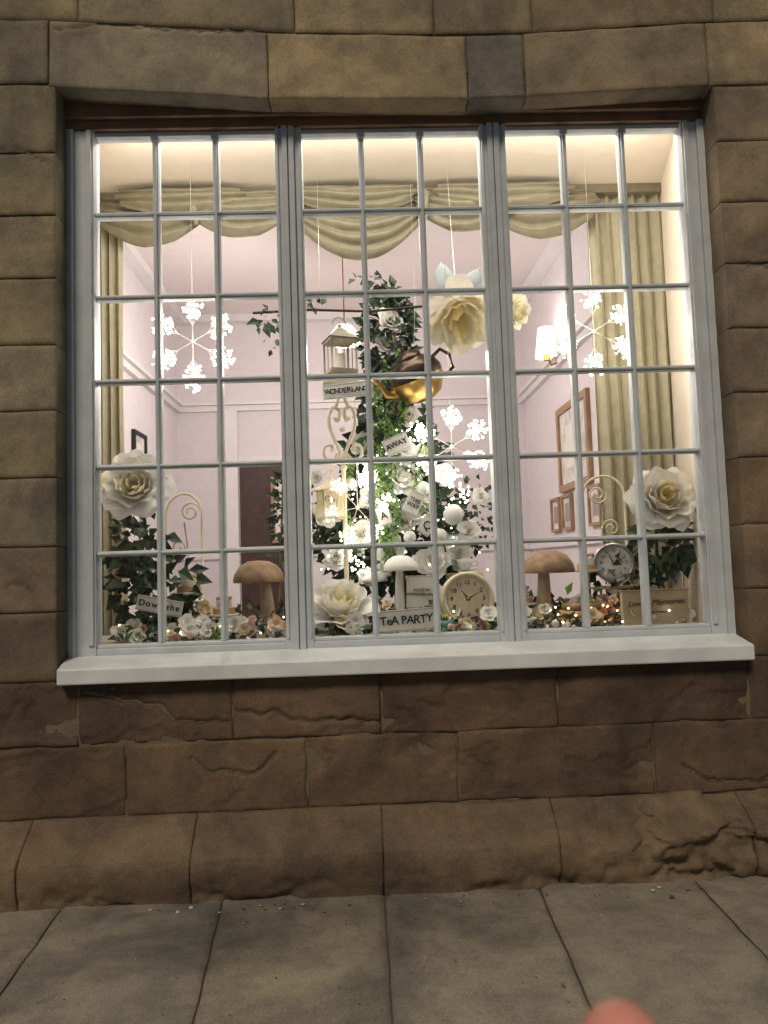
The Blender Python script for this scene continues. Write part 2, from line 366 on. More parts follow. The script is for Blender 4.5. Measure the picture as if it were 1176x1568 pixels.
mb.box((XL-.05,.2,ZF),(XL,YB,ZC),M_WALLIN);mb.box((XR,.2,ZF),(XR+.05,YB,ZC),M_WALLIN)
mb.box((XL-.05,YB,ZF),(XR+.05,YB+.05,ZC),M_WALLIN)
mb.box((XL-.05,.2,ZC),(XR+.05,YB+.05,ZC+.05),M_CEIL);mb.box((XL-.05,.2,ZF-.05),(XR+.05,YB+.05,ZF),M_FLOOR)
for z,d,h in ((3.16,.05,.06),(3.22,.09,.03),(1.58,.03,.05),(4.12,.12,.08)):
    mb.box((XL+.001,.94,z),(XL+d,YB-.001,z+h),M_WHITEP);mb.box((XR-d,.94,z),(XR-.001,YB-.001,z+h),M_WHITEP);mb.box((XL+d,YB-d,z+.001),(XR-d,YB-.001,z+h-.001),M_WHITEP)
mb.box((-1.61,YB-.14,ZF),(-1.47,YB-.002,3.15),M_WHITEP);mb.box((-1.50,YB-.06,ZF),(-1.47+.5,YB-.004,2.66),M_WHITEP)
mb.box((-1.46,YB-.075,ZF),(-1.01,YB-.062,2.57),M_DOOR)
mb.box((-1.40,YB-.085,1.7),(-1.08,YB-.0755,2.47),M_DOOR)
for i in range(5):
    x=-.8+i*.48
    mb.box((x,YB-.012,.7),(x+.4,YB-.001,1.48),M_WHITEP)
mb.build(building)
# ------------------------------------------------------------------ curtains
def swag(mb,x0,x1,zt,drop,side,y,folds=5,skew=.5):
    n,k=36,44;vs=[];fs=[]
    for i in range(n+1):
        s=i/n;sh=math.sin(math.pi*s**(math.log(.5)/math.log(skew)))**.85 if 0<s<1 else 0
        for j in range(k+1):
            t=j/k
            z=zt-t*(side+(drop-side)*sh)
            x=x0+(x1-x0)*s+(.5-s)*.03*math.sin(t*9)
            ph=math.pi*folds*(t**.85)+.9*noise.noise(Vector((s*3,t*2,x0)))
            yy=y-.035*math.sin(math.pi*min(1,t*1.1))*(.3+sh)-.026*(abs(math.sin(ph))**.7)*(.6+.4*sh)+.008*noise.noise(Vector((x*9,t*5,x0)))
            vs.append((x,yy,z))
    for i in range(n):
        for j in range(k): a=i*(k+1)+j;fs.append((a,a+1,a+k+2,a+k+1))
    mb.add(vs,fs,M_CURT)
mb=MB('swag_pelmet_curtain')
swag(mb,-1.50,-.92,3.40,.27,.12,.80);swag(mb,-1.02,-.46,3.40,.245,.12,.765)
swag(mb,-.52,.24,3.40,.36,.10,.80,6);swag(mb,.14,.66,3.40,.24,.11,.765);swag(mb,.52,1.10,3.40,.265,.14,.80)
swag(mb,.25,.95,3.40,.15,.08,.73,3)
swag(mb,-1.35,-.72,3.40,.14,.08,.73,3);swag(mb,-.45,.15,3.40,.15,.08,.73,3)
# gathered tails between the swags
for x in (-.97,-.49,.19,.59):
    mb.tube([(x,.72,3.39),(x+.01,.70,3.34),(x-.005,.72,3.27),(x+.01,.74,3.22)],[.012,.022,.028,.012],M_CURT,8)
mb.box((-1.5,.79,3.375),(1.46,.82,3.42),M_CURT)
mb.build()
def drape(name,x0,x1,z0,z1,y,waves):
    mb=MB(name);n=waves*12;k=24;vs=[];fs=[]
    for i in range(n+1):
        s=i/n
        for j in range(k+1):
            t=j/k;z=z0+(z1-z0)*t
            a=s*waves*2*math.pi+1.1*noise.noise(Vector((s*4,t*1.5,x0)))
            vs.append((x0+(x1-x0)*s+.008*math.sin(a*2+t),y+(.03+.018*noise.noise(Vector((s*7,1,x0))))*math.sin(a)+.01*noise.noise(Vector((s*8,t*4,2))),z))
    for i in range(n):
        for j in range(k): a=i*(k+1)+j;fs.append((a,a+k+1,a+k+2,a+1))
    mb.add(vs,fs,M_CURT2);return mb.build()
drape('side_curtain',1.06,1.46,1.17,3.41,.86,6)
drape('side_curtain',-1.50,-1.37,1.17,3.41,.86,3)
# ------------------------------------------------------------------ pictures
def picture(name,M,w,h,fr,inner,fw=.03):
    mb=MB(name)
    mb.box((-w/2,0,-h/2),(w/2,.012,h/2),M_PAPER,M)
    for a,b in (((-w/2-fw,-.02,-h/2-fw),(-w/2,.012,h/2+fw)),((w/2,-.02,-h/2-fw),(w/2+fw,.012,h/2+fw)),((-w/2,-.02,h/2),(w/2,.012,h/2+fw)),((-w/2,-.02,-h/2-fw),(w/2,.012,-h/2))):
        mb.box(a,b,fr,M)
    mb.box((-w*.28,-.004,-h*.3),(w*.28,-.001,h*.3),inner,M)
    return mb.build(bevel=.004)
picture('framed_picture',T(XR-.015,3.15,2.42)@RZ(-90),.78,.62,M_GOLD,M_WHITE,.06)
for y in (3.8,3.42,2.65): picture('framed_picture',T(XR-.015,y,1.87)@RZ(-90),.24,.26,M_GOLD,M_STEEL,.025)
picture('framed_picture',T(XL+.015,3.6,2.5)@RZ(90),.3,.34,M_INK,M_WHITE,.03)
picture('framed_picture',T(-1.02,YB-.10,2.08),.14,.62,M_GOLD,M_WHITE,.04)
# ------------------------------------------------------------------ lamps
def plight(loc,w,r=.08,col=(1,.89,.78)):
    l=bpy.data.lights.new('lamp_light','POINT');l.energy=w;l.shadow_soft_size=r;l.color=col
    o=bpy.data.objects.new('lamp_light',l);o.location=loc;bpy.context.collection.objects.link(o);return o
def snowflake(c,Rr,rot,chain,w,arms=6,tilt=0,cr=.055,nb=46):
    mb=MB('snowflake_chandelier')
    M=T(*c)@RX(tilt)
    mb.ball((0,0,0),.010,M_WIRE,M=M)
    mb.tube([(0,0,0),(0,0,chain)],.0013,M_WIRE,5,T(*c))
    for i in range(arms):
        a=math.radians(rot+i*360/arms);d=Vector((math.cos(a),0,math.sin(a)))
        e=d*Rr
        mb.tube([(0,0,0),e],.0022,M_WIRE,5,M)
        for s in (-1,1):
            a2=a+s*.5;mid=d*Rr*.5;tip=mid+Vector((math.cos(a2),0,math.sin(a2)))*Rr*.28;mb.tube([mid,tip],.0016,M_WIRE,4,M);mb.ball(tip,.005,M_BULB,6,4,M=M)
        for k in range(nb):
            p=vol((e.x,0,e.z),(cr,.04,cr))
            mb.tube([e,p],.0008,M_WIRE,3,M)
            mb.ball(p,U(.0035,.0072),M_BULB,6,4,M=M)
    o=mb.build()
    if w: l=plight((c[0],c[1]-.03,c[2]),w,.16,(1,.9,.78));l.parent=o
    return o
snowflake((-.926,.46,2.53),.158,90,.87,3.6)
snowflake((.94,.46,2.535),.158,90,.87,3.6)
snowflake((.253,.47,2.01),.142,90,.9,2.2,tilt=8,cr=.05)
snowflake((-.19,.47,1.74),.13,70,.5,1.5,tilt=10,cr=.042,nb=26)
mb=MB('snowflake_drop_light')
for k in range(16): mb.ball(vol((-.925,.46,2.315),(.035,.03,.035)),.006,M_BULB,6,4)
mb.tube([(-.926,.46,2.5),(-.925,.46,2.31)],.0012,M_WIRE,4);mb.build()
def pendant(c,r,w):
    mb=MB('pendant_lamp')
    mb.lathe([(.02,r*1.0),(r*.5,r*.92),(r*.95,r*.3),(r,-.1*r),(r*.98,-.2*r)],M_SHADE,T(*c))
    mb.ball(c,r*.5,M_SHADE);mb.tube([(c[0],c[1],c[2]+r),(c[0],c[1],ZC)],.006,M_BRASS)
    o=mb.build();l=plight((c[0],c[1],c[2]-r*1.1),w,.12);l.parent=o
pendant((-.27,3.0,3.3),.13,74)
pendant((-1.3,3.0,3.36),.05,16)
mb=MB('wall_lamp');c=(XR-.14,3.4,3.36)
mb.lathe([(.10,-.13),(.065,.13)],M_SHADE,T(*c));mb.tube([(XR,3.4,3.2),(XR-.1,3.4,3.16),(XR-.14,3.4,3.25)],.01,M_BRASS);mb.tube([(XR-.14,3.4,3.2),(XR-.14,3.4,3.3)],.03,M_BRASS)
o=mb.build();l=plight((c[0],c[1],c[2]+.17),2.5);l.parent=o
mb=MB('added_fill_strip');mb.box((-1.22,.205,3.372),(1.22,.24,3.398),M_WHITEP);mb.tube([(-1.2,.225,3.37),(1.2,.225,3.37)],.008,M_SHADE,8)  # added strip, unseen behind the head board, brightens display and soffit
so_=mb.build()
for en,rx in ((18,24),(3.2,93)):
    l=bpy.data.lights.new('added_fill_light','AREA');l.shape='RECTANGLE';l.size=2.4;l.size_y=.03;l.energy=en;l.color=(1,.90,.78)
    lo=bpy.data.objects.new('added_fill_light',l);lo.location=(0,.243 if rx>50 else .232,3.36);lo.rotation_euler=(math.radians(rx),0,0);bpy.context.collection.objects.link(lo);lo.parent=so_
# ------------------------------------------------------------------ display objects
SH=1.168
def bigrose(name,c,r,d,ms,stem=True,lv=None):
    mb=MB(name);rose(mb,c,r,d,ms,n=10)
    if stem:
        mb.tube([(c[0],c[1]+.05,c[2]),(c[0]+.02,c[1]+.12,(c[2]+SH)/2),(c[0],c[1]+.1,SH)],.008,M_LEAF[1])
    if lv:
        for (lc,lr,n,sz) in lv: leaves(mb,lc,lr,n,sz,M_LEAF)
    return mb.build()
bigrose('giant_rose',(-1.185,.46,1.85),.14,(.1,-1,.25),[M_PETW[0],M_PETW[0],M_PETW[1],M_PET[0],M_PET[1],M_PET[1]],True,[((-1.2,.5,1.62),(.13,.08,.13),70,.08),((-1.13,.5,1.38),(.2,.1,.19),150,.085)])
bigrose('giant_rose',(1.205,.46,1.715),.14,(-.05,-1,.35),[M_PETW[0],M_PETW[0],M_PET[0],M_PET[0],M_PET[1],M_PET[2]],True,[((1.22,.5,1.52),(.13,.06,.12),80,.085),((1.08,.58,1.4),(.15,.08,.12),60,.07)])
bigrose('giant_peony',(-.28,.40,1.255),.14,(0,-.75,1),[M_PETW[0],M_PETW[0],M_PET[0],M_PET[0],M_PET[1]],False)
mb=MB('hanging_cream_flower')
rose(mb,(.31,.5,2.70),.150,(.06,-.75,-1),[M_PET[0],M_PET[1],M_PET[1],M_PET[2]],layers=((1,1.0,7,.35),(.92,1.3,6,.2),(.7,1.45,5,.1),(.45,1.4,5,.05)),n=10)
rose(mb,(.58,.58,2.68),.08,(.6,-.6,-.2),[M_PET[0],M_PET[1]],n=6)
mb.tube([(.31,.5,2.62),(.3,.52,3.0),(.3,.6,3.4)],.001,M_WIRE);mb.build()
mb=MB('gauze_butterfly')
M_GAUZE=mat('grey_gauze',(.42,.47,.50),.5,var=.15,thin=.3)
for x,z,a,L_ in ((.27,2.78,100,.14),(.36,2.75,62,.15),(.40,2.77,30,.15),(.42,2.77,50,.13)):
    d=Vector((math.cos(math.radians(a)),-.1,math.sin(math.radians(a))));n_=d.cross(Vector((0,-1,0))).normalized();p=Vector((x,.55,z))
    vs=[];k=12
    for i in range(k+1):
        t=i/k;w_=L_*.34*math.sin(math.pi*t**.8)**.7 if 0<t<1 else 0
        for s in (-1,0,1): vs.append(p+d*L_*t+n_*w_*s+Vector((0,.015*abs(s),0)))
    mb.add(vs,[(i*3+q,i*3+q+1,i*3+q+4,i*3+q+3) for i in range(k) for q in (0,1)],M_GAUZE)
mb.tube([(.34,.55,2.62),(.34,.55,2.80)],.006,M_STEEL);mb.build()
# tree of flowers
mb=MB('flower_tree')
mb.tube([(0,.75,SH),(.02,.75,1.8),(-.01,.75,2.3),(.0,.72,2.75)],[.03,.025,.02,.01],M_WOODC,8)
leaves(mb,(-.01,.72,2.60),(.135,.1,.27),480,.06,M_LEAF)
leaves(mb,(.0,.72,2.22),(.16,.1,.26),420,.06,M_LEAF)
leaves(mb,(.0,.74,1.95),(.28,.12,.24),700,.06,M_LEAF)
leaves(mb,(-.02,.77,1.62),(.40,.14,.27),1500,.06,M_LEAF)
leaves(mb,(-.10,.7,2.90),(.09,.03,.04),16,.05,M_LEAF)
leaves(mb,(-.42,.75,1.75),(.08,.06,.16),60,.05,M_LEAF)
leaves(mb,(.40,.72,1.72),(.12,.06,.2),100,.045,M_LEAF)
for _ in range(50):
    z=U(1.5,2.7);r_=.12+.28*max(0,(2.1-z));a=U(-math.pi,0)
    mb.tube([(0,.75,z),(r_*math.cos(a)*.6,.72+.1*math.sin(a),z+.02),(r_*math.cos(a),.72+.15*math.sin(a),z+U(-.08,.05))],[.005,.003,.0015],M_WOODC,4)
for vx,z1,z0 in ((-.06,2.45,1.55),(-.02,2.3,1.45),(-.10,2.2,1.6),(.02,2.5,2.0),(-.04,2.0,1.4),(-.08,2.05,1.5),(.11,2.05,1.7),(-.24,1.98,1.6)):
    z=z1
    while z>z0:
        x=vx+.02*math.sin(z*20+vx*50)
        for s in (-1,1): mb.leaf((x+U(-.012,.012),.55,z),(s*U(.4,1),U(-.6,0),-.7),(0,-1,.3),.028,.014,random.choice([M_LIME,M_LIME,M_LEAF[1]]))
        z-=.010
fl=[(-.01,2.66,.06),(-.02,2.54,.055),(.07,2.18,.05),(-.17,2.06,.055),(.02,1.88,.09),(.02,1.68,.06),(.10,1.73,.065),(.16,1.48,.075),(.40,1.79,.04),(-.34,1.72,.06),(-.17,1.62,.065),(-.38,1.9,.035),(-.05,1.55,.07),(.28,1.52,.065),(-.30,1.52,.06),(.22,1.9,.05),(.34,1.62,.055),(-.12,1.8,.055),(.05,2.02,.05),(.05,2.42,.045),(-.08,2.32,.045)]
for _ in range(26):
    z=U(1.40,2.05);fl.append((U(-1,1)*.4*(2.25-z)/.8,z,U(.028,.048)))
for x,z,r_ in fl:
    rose(mb,(x,.62+U(-.03,.05),z),r_,(U(-.4,.4),-1,U(-.1,.5)),[M_PETW[0],M_PETW[0],M_PET[0],M_PETW[1]],layers=SMALL,n=4)
for x,z,r_ in ((.12,1.83,.033),(.26,1.70,.048),(.34,1.98,.022),(-.26,1.98,.028),(.19,1.60,.038),(-.22,1.86,.03),(.05,1.60,.03)):
    mb.ball((x,.56,z),r_,M_PETW[0],16,12,dn=.12)
for _ in range(110):
    z=U(1.45,2.1);p=vol((U(-1,1)*.38*(2.3-z)/.8,.58,z),(.06,.05,.05));mb.ball(p,.004,M_BULB,5,4)
for cx,cz in ((-.16,1.93),(-.24,1.56),(-.10,1.9),(-.2,1.47),(.1,2.1),(-.12,1.60),(.30,1.80)):
    for _ in range(18): mb.ball(vol((cx,.57,cz),(.05,.03,.055)),.0055,M_BULB,5,4)
mb.build()
mb=MB('brass_teapot');M=T(.105,.50,2.345)@RY(-22)@RX(18)
mb.lathe([(.001,-.105),(.05,-.11),(.09,-.09),(.124,-.03),(.129,.005)],M_BRASS,M,28)
mb.lathe([(.129,.005),(.128,.03),(.112,.06),(.085,.085),(.06,.097),(.058,.105)],M_BRONZE,M,28)
mb.lathe([(.062,.105),(.05,.12),(.02,.13),(.012,.14),(.018,.155),(.001,.165)],M_BRONZE,M,20)
mb.tube([(-.11,0,-.04),(-.16,0,-.02),(-.175,0,.04),(-.205,0,.08)],[.028,.02,.014,.012],M_BRASS,8,M)
mb.tube([(.10,0,.06),(.15,0,.08),(.185,0,.04),(.18,0,-.02),(.12,0,-.05)],.009,M_BRONZE,8,M)
mb.tube([(0,0,.15),(.02,.1,.4),(.02,.12,1.0)],.001,M_WIRE,4,T(.10,.52,2.36));mb.build()
def lantern(name,c,w,h,m,roofm,cage=False):
    mb=MB(name);x,y,z=c;M=T(x,y,z)@RZ(20);b=w/2
    mb.box((-b,-b,-h*.5),(b,b,-h*.44),m,M);mb.box((-b,-b,h*.12),(b,b,h*.17),m,M)
    n=4 if not cage else 7
    for i in range(n+1):
        t=-b+.006+(w-.012)*i/n
        if not cage and 0<i<n and i!=2: continue
        for p,q in ((t,-b+.005),(t,b-.005),(-b+.005,t),(b-.005,t)): mb.tube([(p,q,-h*.44),(p,q,h*.12)],.005 if i in(0,n) else .0025,m,5,M)
    mb.lathe([(b*1.55,h*.17),(b*1.2,h*.24),(b*.7,h*.30),(b*.55,h*.36),(b*.3,h*.40),(b*.12,h*.44),(b*.16,h*.47),(.001,h*.5)],roofm,M@RZ(45),4 if not cage else 16,False)
    mb.tube([(w*.25*math.cos(k*math.pi/8),0,h*.5+w*.25*math.sin(k*math.pi/8)) for k in range(9)],.003,m,5,M)
    mb.lathe([(.001,-h*.1),(w*.2,-h*.1),(w*.2,-h*.43)],M_WHITE,M,12);mb.ball((0,0,-h*.06),.008,M_WARM,6,5,(1,1,1.8),M=M)
    return mb
lantern('candle_lantern',(-.25,.5,2.49),.13,.24,M_RUST,M_RUST).build()
mb=lantern('birdcage_lantern',(-.31,.48,1.79),.11,.20,M_IRON,M_IRON,True);mb.tube([(-.31,.48,1.9),(-.28,.5,2.0)],.003,M_IRON);mb.build()
def spiral(cx,cz,r0,turns,start,sgn,y):
    return [(cx+r0*(1-.75*k/24)*math.cos(start+sgn*turns*2*math.pi*k/24),y,cz+r0*(1-.75*k/24)*math.sin(start+sgn*turns*2*math.pi*k/24)) for k in range(25)]
def arc(pts,n=6):
    P=[Vector(p) for p in pts];o=[]
    for i in range(len(P)-1):
        a=P[max(i-1,0)];b=P[i];c=P[i+1];d=P[min(i+2,len(P)-1)]
        for k in range(n):
            t=k/n;o.append(.5*((2*b)+(c-a)*t+(2*a-5*b+4*c-d)*t*t+(3*b-a-3*c+d)*t**3))
    o.append(P[-1]);return o
mb=MB('scrolled_iron_stand');X0=-.25
mb.tube([(X0,.5,SH),(X0,.5,1.96)],.011,M_IRON,8);mb.lathe([(.001,2.345),(.085,2.345),(.085,2.36),(.001,2.36)],M_IRON,T(X0,.5,-.02))
for s in (-1,1):
    mb.tube(arc([(X0,.5,1.93),(X0+s*.012,.5,2.0),(X0+s*.045,.5,2.08),(X0+s*.062,.5,2.15),(X0+s*.045,.5,2.21),(X0+s*.012,.5,2.20),(X0+s*.02,.5,2.15),(X0+s*.035,.5,2.165)]),.0085,M_IRON,8)
    mb.tube(arc([(X0+s*.012,.5,2.0),(X0+s*.05,.5,1.965),(X0+s*.085,.5,1.985),(X0+s*.082,.5,2.03),(X0+s*.05,.5,2.035),(X0+s*.052,.5,2.005)]),.0075,M_IRON,8)
    mb.tube(arc([(X0+s*.03,.5,2.215),(X0+s*.015,.5,2.26),(X0+s*.035,.5,2.30),(X0+s*.075,.5,2.33)]),.0075,M_IRON,8)
    mb.tube(arc([(X0,.5,SH+.2),(X0+s*.05,.47,SH+.1),(X0+s*.10,.45,SH+.005)]),.007,M_IRON,6)
mb.ball((X0,.5,2.11),.014,M_IRON);mb.ball((X0,.5,1.93),.017,M_IRON);mb.build()
def sign(name,c,w,h,ang,body,size,tk=.006,yaw=0,font_m=M_INK,off=.0006):
    mb=MB(name);M=T(*c)@RZ(yaw)@RY(-ang)
    mb.box((-w/2,0,-h/2),(w/2,tk,h/2),M_WHITE,M);mb.box((-w/2+.004,-.0012,-h/2+.004),(w/2-.004,-.0002,-h/2+.0055),M_INK,M);mb.box((-w/2+.004,-.0012,h/2-.0055),(w/2-.004,-.0002,h/2-.004),M_INK,M)
    o=mb.build(bevel=.001)
    if len(body)<13 and '\n' not in body:
        wd={' ':.4,'I':.5,'i':.35,'l':.35,'W':1.35,'w':1.1,'M':1.2,'m':1.25,'t':.6,'h':.85,'e':.8,'n':.85}
        ws=[wd.get(ch,1) for ch in body];tot=sum(ws);x=-w*.45;k=w*.90/tot
        for i,ch in enumerate(body):
            if ch!=' ': text(ch,size*U(.92,1.12),M@T(x+ws[i]*k/2,-.002,U(-.04,.04)*size)@RY(U(-6,6)),font_m,o,name='letter',off=off)
            x+=ws[i]*k
    else: text(body,size,M@T(0,-.002,0),font_m,o,off=off/2)
    return o
sign('tea_party_sign',(.005,.25,1.238),.25,.092,3,'TeA PARTY',.047)
sign('wonderland_sign',(-.225,.42,2.275),.215,.068,5,'WONDERLAND',.032)
sign('direction_sign',(-1.06,.34,1.33),.2,.066,-12,'Down the',.036)
sign('playing_card_sign',(.0,.48,2.03),.12,.08,22,'AWAY',.036)
sign('playing_card_sign',(.07,.48,1.755),.075,.11,-28,'THIS\nWAY',.026)
sign('playing_card_sign',(.13,.5,1.65),.06,.09,-35,'Q',.05)
sign('playing_card_sign',(-.07,.5,1.70),.06,.085,15,'A',.05)
sign('wonderland_book',(.09,.48,1.345),.135,.15,-2,'ALICE IN\nWONDERLAND',.019,.03)
M_BOX=mat('kraft_gold_box',(.55,.44,.28),.5,var=.12)
mb=MB('memories_plaque');mb.box((.94,.27,SH),(1.23,.30,1.325),M_BOX);mb.box((.935,.268,1.325),(1.235,.302,1.331),M_GOLD)
o=mb.build(bevel=.002)
M_BRN=mat('brown_script',(.12,.07,.03),.6)
text('Loving Memories',.036,T(1.085,.2675,1.275)@RY(-2),M_BRN,o,ext=.001,shear=.4);text('forever & always',.014,T(1.085,.2675,1.235)@RY(-2),M_BRN,o,shear=.3)
def clock(name,c,r,face,rim,yaw=0,tilt=-8,feet=True,nums=True):
    mb=MB(name);M=T(*c)@RZ(yaw)@RX(tilt);Q=M@RX(90)
    mb.lathe([(.001,0),(r*.93,0)],face,Q,36);mb.lathe([(r*.93,-.002),(r*.95,.012),(r*1.04,.016),(r*1.1,.004),(r*1.1,-.05),(r*.9,-.055),(.001,-.055)],rim,Q,36)
    for a,l,w in ((125,r*.5,.005),(25,r*.72,.0035)):
        d=Vector((math.cos(math.radians(a)),0,math.sin(math.radians(a))));n=Vector((-d.z,0,d.x))
        mb.add([n*w-d*.01+Vector((0,-.004,0)),-n*w-d*.01+Vector((0,-.004,0)),d*l+Vector((0,-.004,0))],[(0,1,2)],M_INK,False,M)
    mb.ball((0,-.004,0),.006,M_BRASS,M=M)
    for k in range(60):
        a=math.radians(k*6);rr=r*.88;l=r*(.05 if k%5 else .09)
        d=Vector((math.cos(a),0,math.sin(a)));n=Vector((-d.z,0,d.x))*.0008;q=Vector((0,-.0015,0))
        mb.add([d*rr+n+q,d*rr-n+q,d*(rr-l)-n+q,d*(rr-l)+n+q],[(0,1,2,3)],M_INK,False,M)
    if feet:
        for s in (-1,1): mb.tube([(s*r*.5,.02,-r*.95),(s*r*.7,.02,-r*1.2)],.012,rim,8,M)
    o=mb.build()
    if nums:
        for k in range(1,13):
            a=math.radians(90-30*k);text(str(k),r*.26,M@T(math.cos(a)*r*.67,-.002,math.sin(a)*r*.67),M_INK,o,name='numeral')
    return o
M_FACE=mat('clock_face',(.70,.58,.41),.5,var=.08)
clock('vintage_clock',(.285,.36,1.315),.108,M_FACE,M_IRON,5)
clock('alarm_clock',(1.00,.53,1.45),.085,M_PAPER,M_STEEL,-15,0,False)
def mushroom(name,c,w,m,ms,sx=0):
    mb=MB(name);x,y,z=c;h=w*.40
    mb.lathe([(.001,h),(w*.2,h*.96),(w*.36,h*.75),(w*.47,h*.35),(w*.5,.04*h),(w*.48,-.06*h)],m,T(x,y,z),28,wob=.03)
    mb.lathe([(w*.48,-.06*h),(w*.3,.03*h),(w*.1,.1*h)],ms,T(x,y,z),28,wob=.03)
    n=10;mb.tube([(x+sx*(1-k/n)*.4+sx*.6,y,SH+(z+.02-SH)*k/n) for k in range(n+1)],[w*.17-w*.07*(k/n) for k in range(n+1)],ms,12)
    mb.build()
mushroom('wooden_mushroom',(-.655,.5,1.42),.235,M_WOODC,M_STEM,.05)
mushroom('wooden_mushroom',(.68,.5,1.42),.245,M_WOODC,M_STEM,-.03)
mushroom('white_mushroom',(.0,.50,1.45),.165,M_PETW[0],M_WHITE,-.01)
mushroom('white_mushroom',(-.12,.60,1.40),.12,M_PETW[0],M_WHITE)
def chair(x,y,w,top,flip):
    mb=MB('wrought_iron_chair');z0=1.34
    pts=[(x-w/2,y,z0)]+[(x+w/2*math.cos(math.pi-math.pi*k/14),y,top-.10+(.10)*math.sin(math.pi*k/14)) for k in range(15)]+[(x+w/2,y,z0)]
    mb.tube(pts,.006,M_IRON,6)
    mb.tube(spiral(x+flip*.03,top-.09,.05,1.6,0,flip,y),.005,M_IRON,6);mb.tube(spiral(x-flip*.03,top-.26,.045,1.5,math.pi,flip,y),.005,M_IRON,6)
    mb.tube([(x,y,z0),(x+flip*.02,y,top-.3),(x,y,top-.14)],.004,M_IRON,6)
    mb.lathe([(.001,0),(w*.55,0),(w*.58,-.008),(w*.55,-.016),(.001,-.016)],M_IRON,T(x,y-.05,z0),24)
    for a in (45,135,225,315):
        d=(math.cos(math.radians(a))*w*.45,math.sin(math.radians(a))*.07);mb.tube([(x+d[0],y-.05+d[1],z0-.01),(x+d[0]*1.2,y-.05+d[1]*1.2,SH)],.006,M_IRON,6)
    mb.build()
chair(-1.03,.68,.17,1.85,1);chair(1.03,.72,.21,1.88,-1)
def cakestand(x,y,z,w,cakem=M_CAKE):
    mb=MB('cake_stand')
    mb.lathe([(.001,SH),(w*.3,SH),(w*.28,SH+.01),(.012,SH+.02),(.01,z-.015),(w*.5,z-.008),(w*.52,z),(.001,z)],M_WHITE,T(x,y,0),24)
    mb.lathe([(.001,z+.03),(w*.36,z+.03),(w*.38,z+.022),(w*.38,z)],cakem,T(x,y,0),20);mb.lathe([(.001,z+.065),(w*.22,z+.065),(w*.26,z+.055),(w*.26,z+.03)],M_PET[0],T(x,y,0),20)
    for k in range(7):
        a=k*.9;mb.ball((x+w*.2*math.cos(a),y+w*.2*math.sin(a),z+.07),.01,M_COL[k%2],6,5)
    mb.build()
cakestand(-.97,.5,1.38,.14);cakestand(.89,.58,1.42,.13);cakestand(.55,.48,1.28,.13);cakestand(-.80,.44,1.28,.13)
mb=MB('wood_slice_cake')
for i,(w,z) in enumerate(((.11,1.19),(.10,1.22),(.085,1.25))):
    mb.lathe([(.001,z+.026),(w,z+.026),(w*1.03,z+.013),(w,z-.0),(.001,z)],M_CAKE if i%2 else M_WOODC,T(.80,.40,0),24)
for k in range(22):
    a=k*.6;mb.ball((.80+.115*math.cos(a),.40+.115*math.sin(a),1.2+.03*(k%3)),.005,M_WARM,5,4)
mb.build()
def cup(x,y,z,m):
    mb=MB('tea_cup')
    mb.lathe([(.001,z),(.055,z+.008),(.06,z+.012),(.001,z+.006)],m,T(x,y,0),20)
    mb.lathe([(.001,z+.01),(.02,z+.01),(.035,z+.03),(.042,z+.06),(.039,z+.06),(.03,z+.03),(.001,z+.015)],m,T(x,y,0),20)
    mb.tube([(x+.038,y,z+.05),(x+.06,y,z+.048),(x+.058,y,z+.028),(x+.034,y,z+.026)],.004,m,6);mb.build()
cup(.31,.60,1.43,M_CH[0]);cup(.17,.30,SH+.001,M_CH[1]);cup(-.92,.29,SH+.001,M_CH[0]);cup(.53,.30,SH+.001,M_CH[0]);cup(-.54,.30,SH+.001,M_CH[0])
mb=MB('book_stack')
for k,(w,m) in enumerate(((.19,M_COL[3]),(.17,M_COL[2]),(.18,M_GOLD),(.16,M_COL[1]),(.15,M_WHITE),(.17,M_LEAF[1]),(.14,M_COL[5]))):
    mb.box((-w/2,-.06,k*.037),(w/2,.06,k*.037+.035),m,T(.31,.62,SH)@RZ(k*7-15))
mb.build(bevel=.002)
mb=MB('hanging_branch')
mb.tube([(-.66,.55,2.69),(-.4,.55,2.70),(-.1,.55,2.685),(.22,.55,2.71)],.006,M_BRONZE,6)
mb.tube([(-.34,.55,2.70),(-.34,.6,3.40)],.001,M_WIRE,4);mb.tube([(.15,.55,2.70),(.15,.6,3.40)],.001,M_WIRE,4)
leaves(mb,(-.60,.55,2.66),(.08,.04,.05),18,.06,M_LEAF);leaves(mb,(-.37,.55,2.72),(.05,.03,.03),8,.05,M_LEAF);leaves(mb,(-.58,.55,2.56),(.05,.02,.06),6,.04,[M_LIME,M_LEAF[1]])
mb.build()
mb=MB('ivy_plant');mb.tube([(-.60,.8,SH),(-.58,.8,1.6),(-.56,.8,1.95)],.006,M_WOODC,5);leaves(mb,(-.57,.8,1.75),(.05,.05,.2),90,.05,M_LEAF);leaves(mb,(-.55,.8,1.5),(.08,.06,.1),50,.05,M_LEAF);mb.build()
mb=MB('flower_garland')
for _ in range(1300):
    x=U(-1.24,1.24);y=U(.24,.66)
    if -.13<x<.14 and y<.3: continue
    if .9<x and y<.31: continue
    h=.01+.36*R()*(y-.18)*(.6+1.0*abs(noise.noise(Vector((x*4,0,0)))))
    mb.leaf((x,y,SH+h),(U(-1,1),U(-1,.3),U(-.1,1)),(U(-.4,.4),-.6,1),U(.025,.075),U(.018,.042),random.choice(M_LEAF+M_LEAF+[M_DRY,M_DRY,M_LIME]))
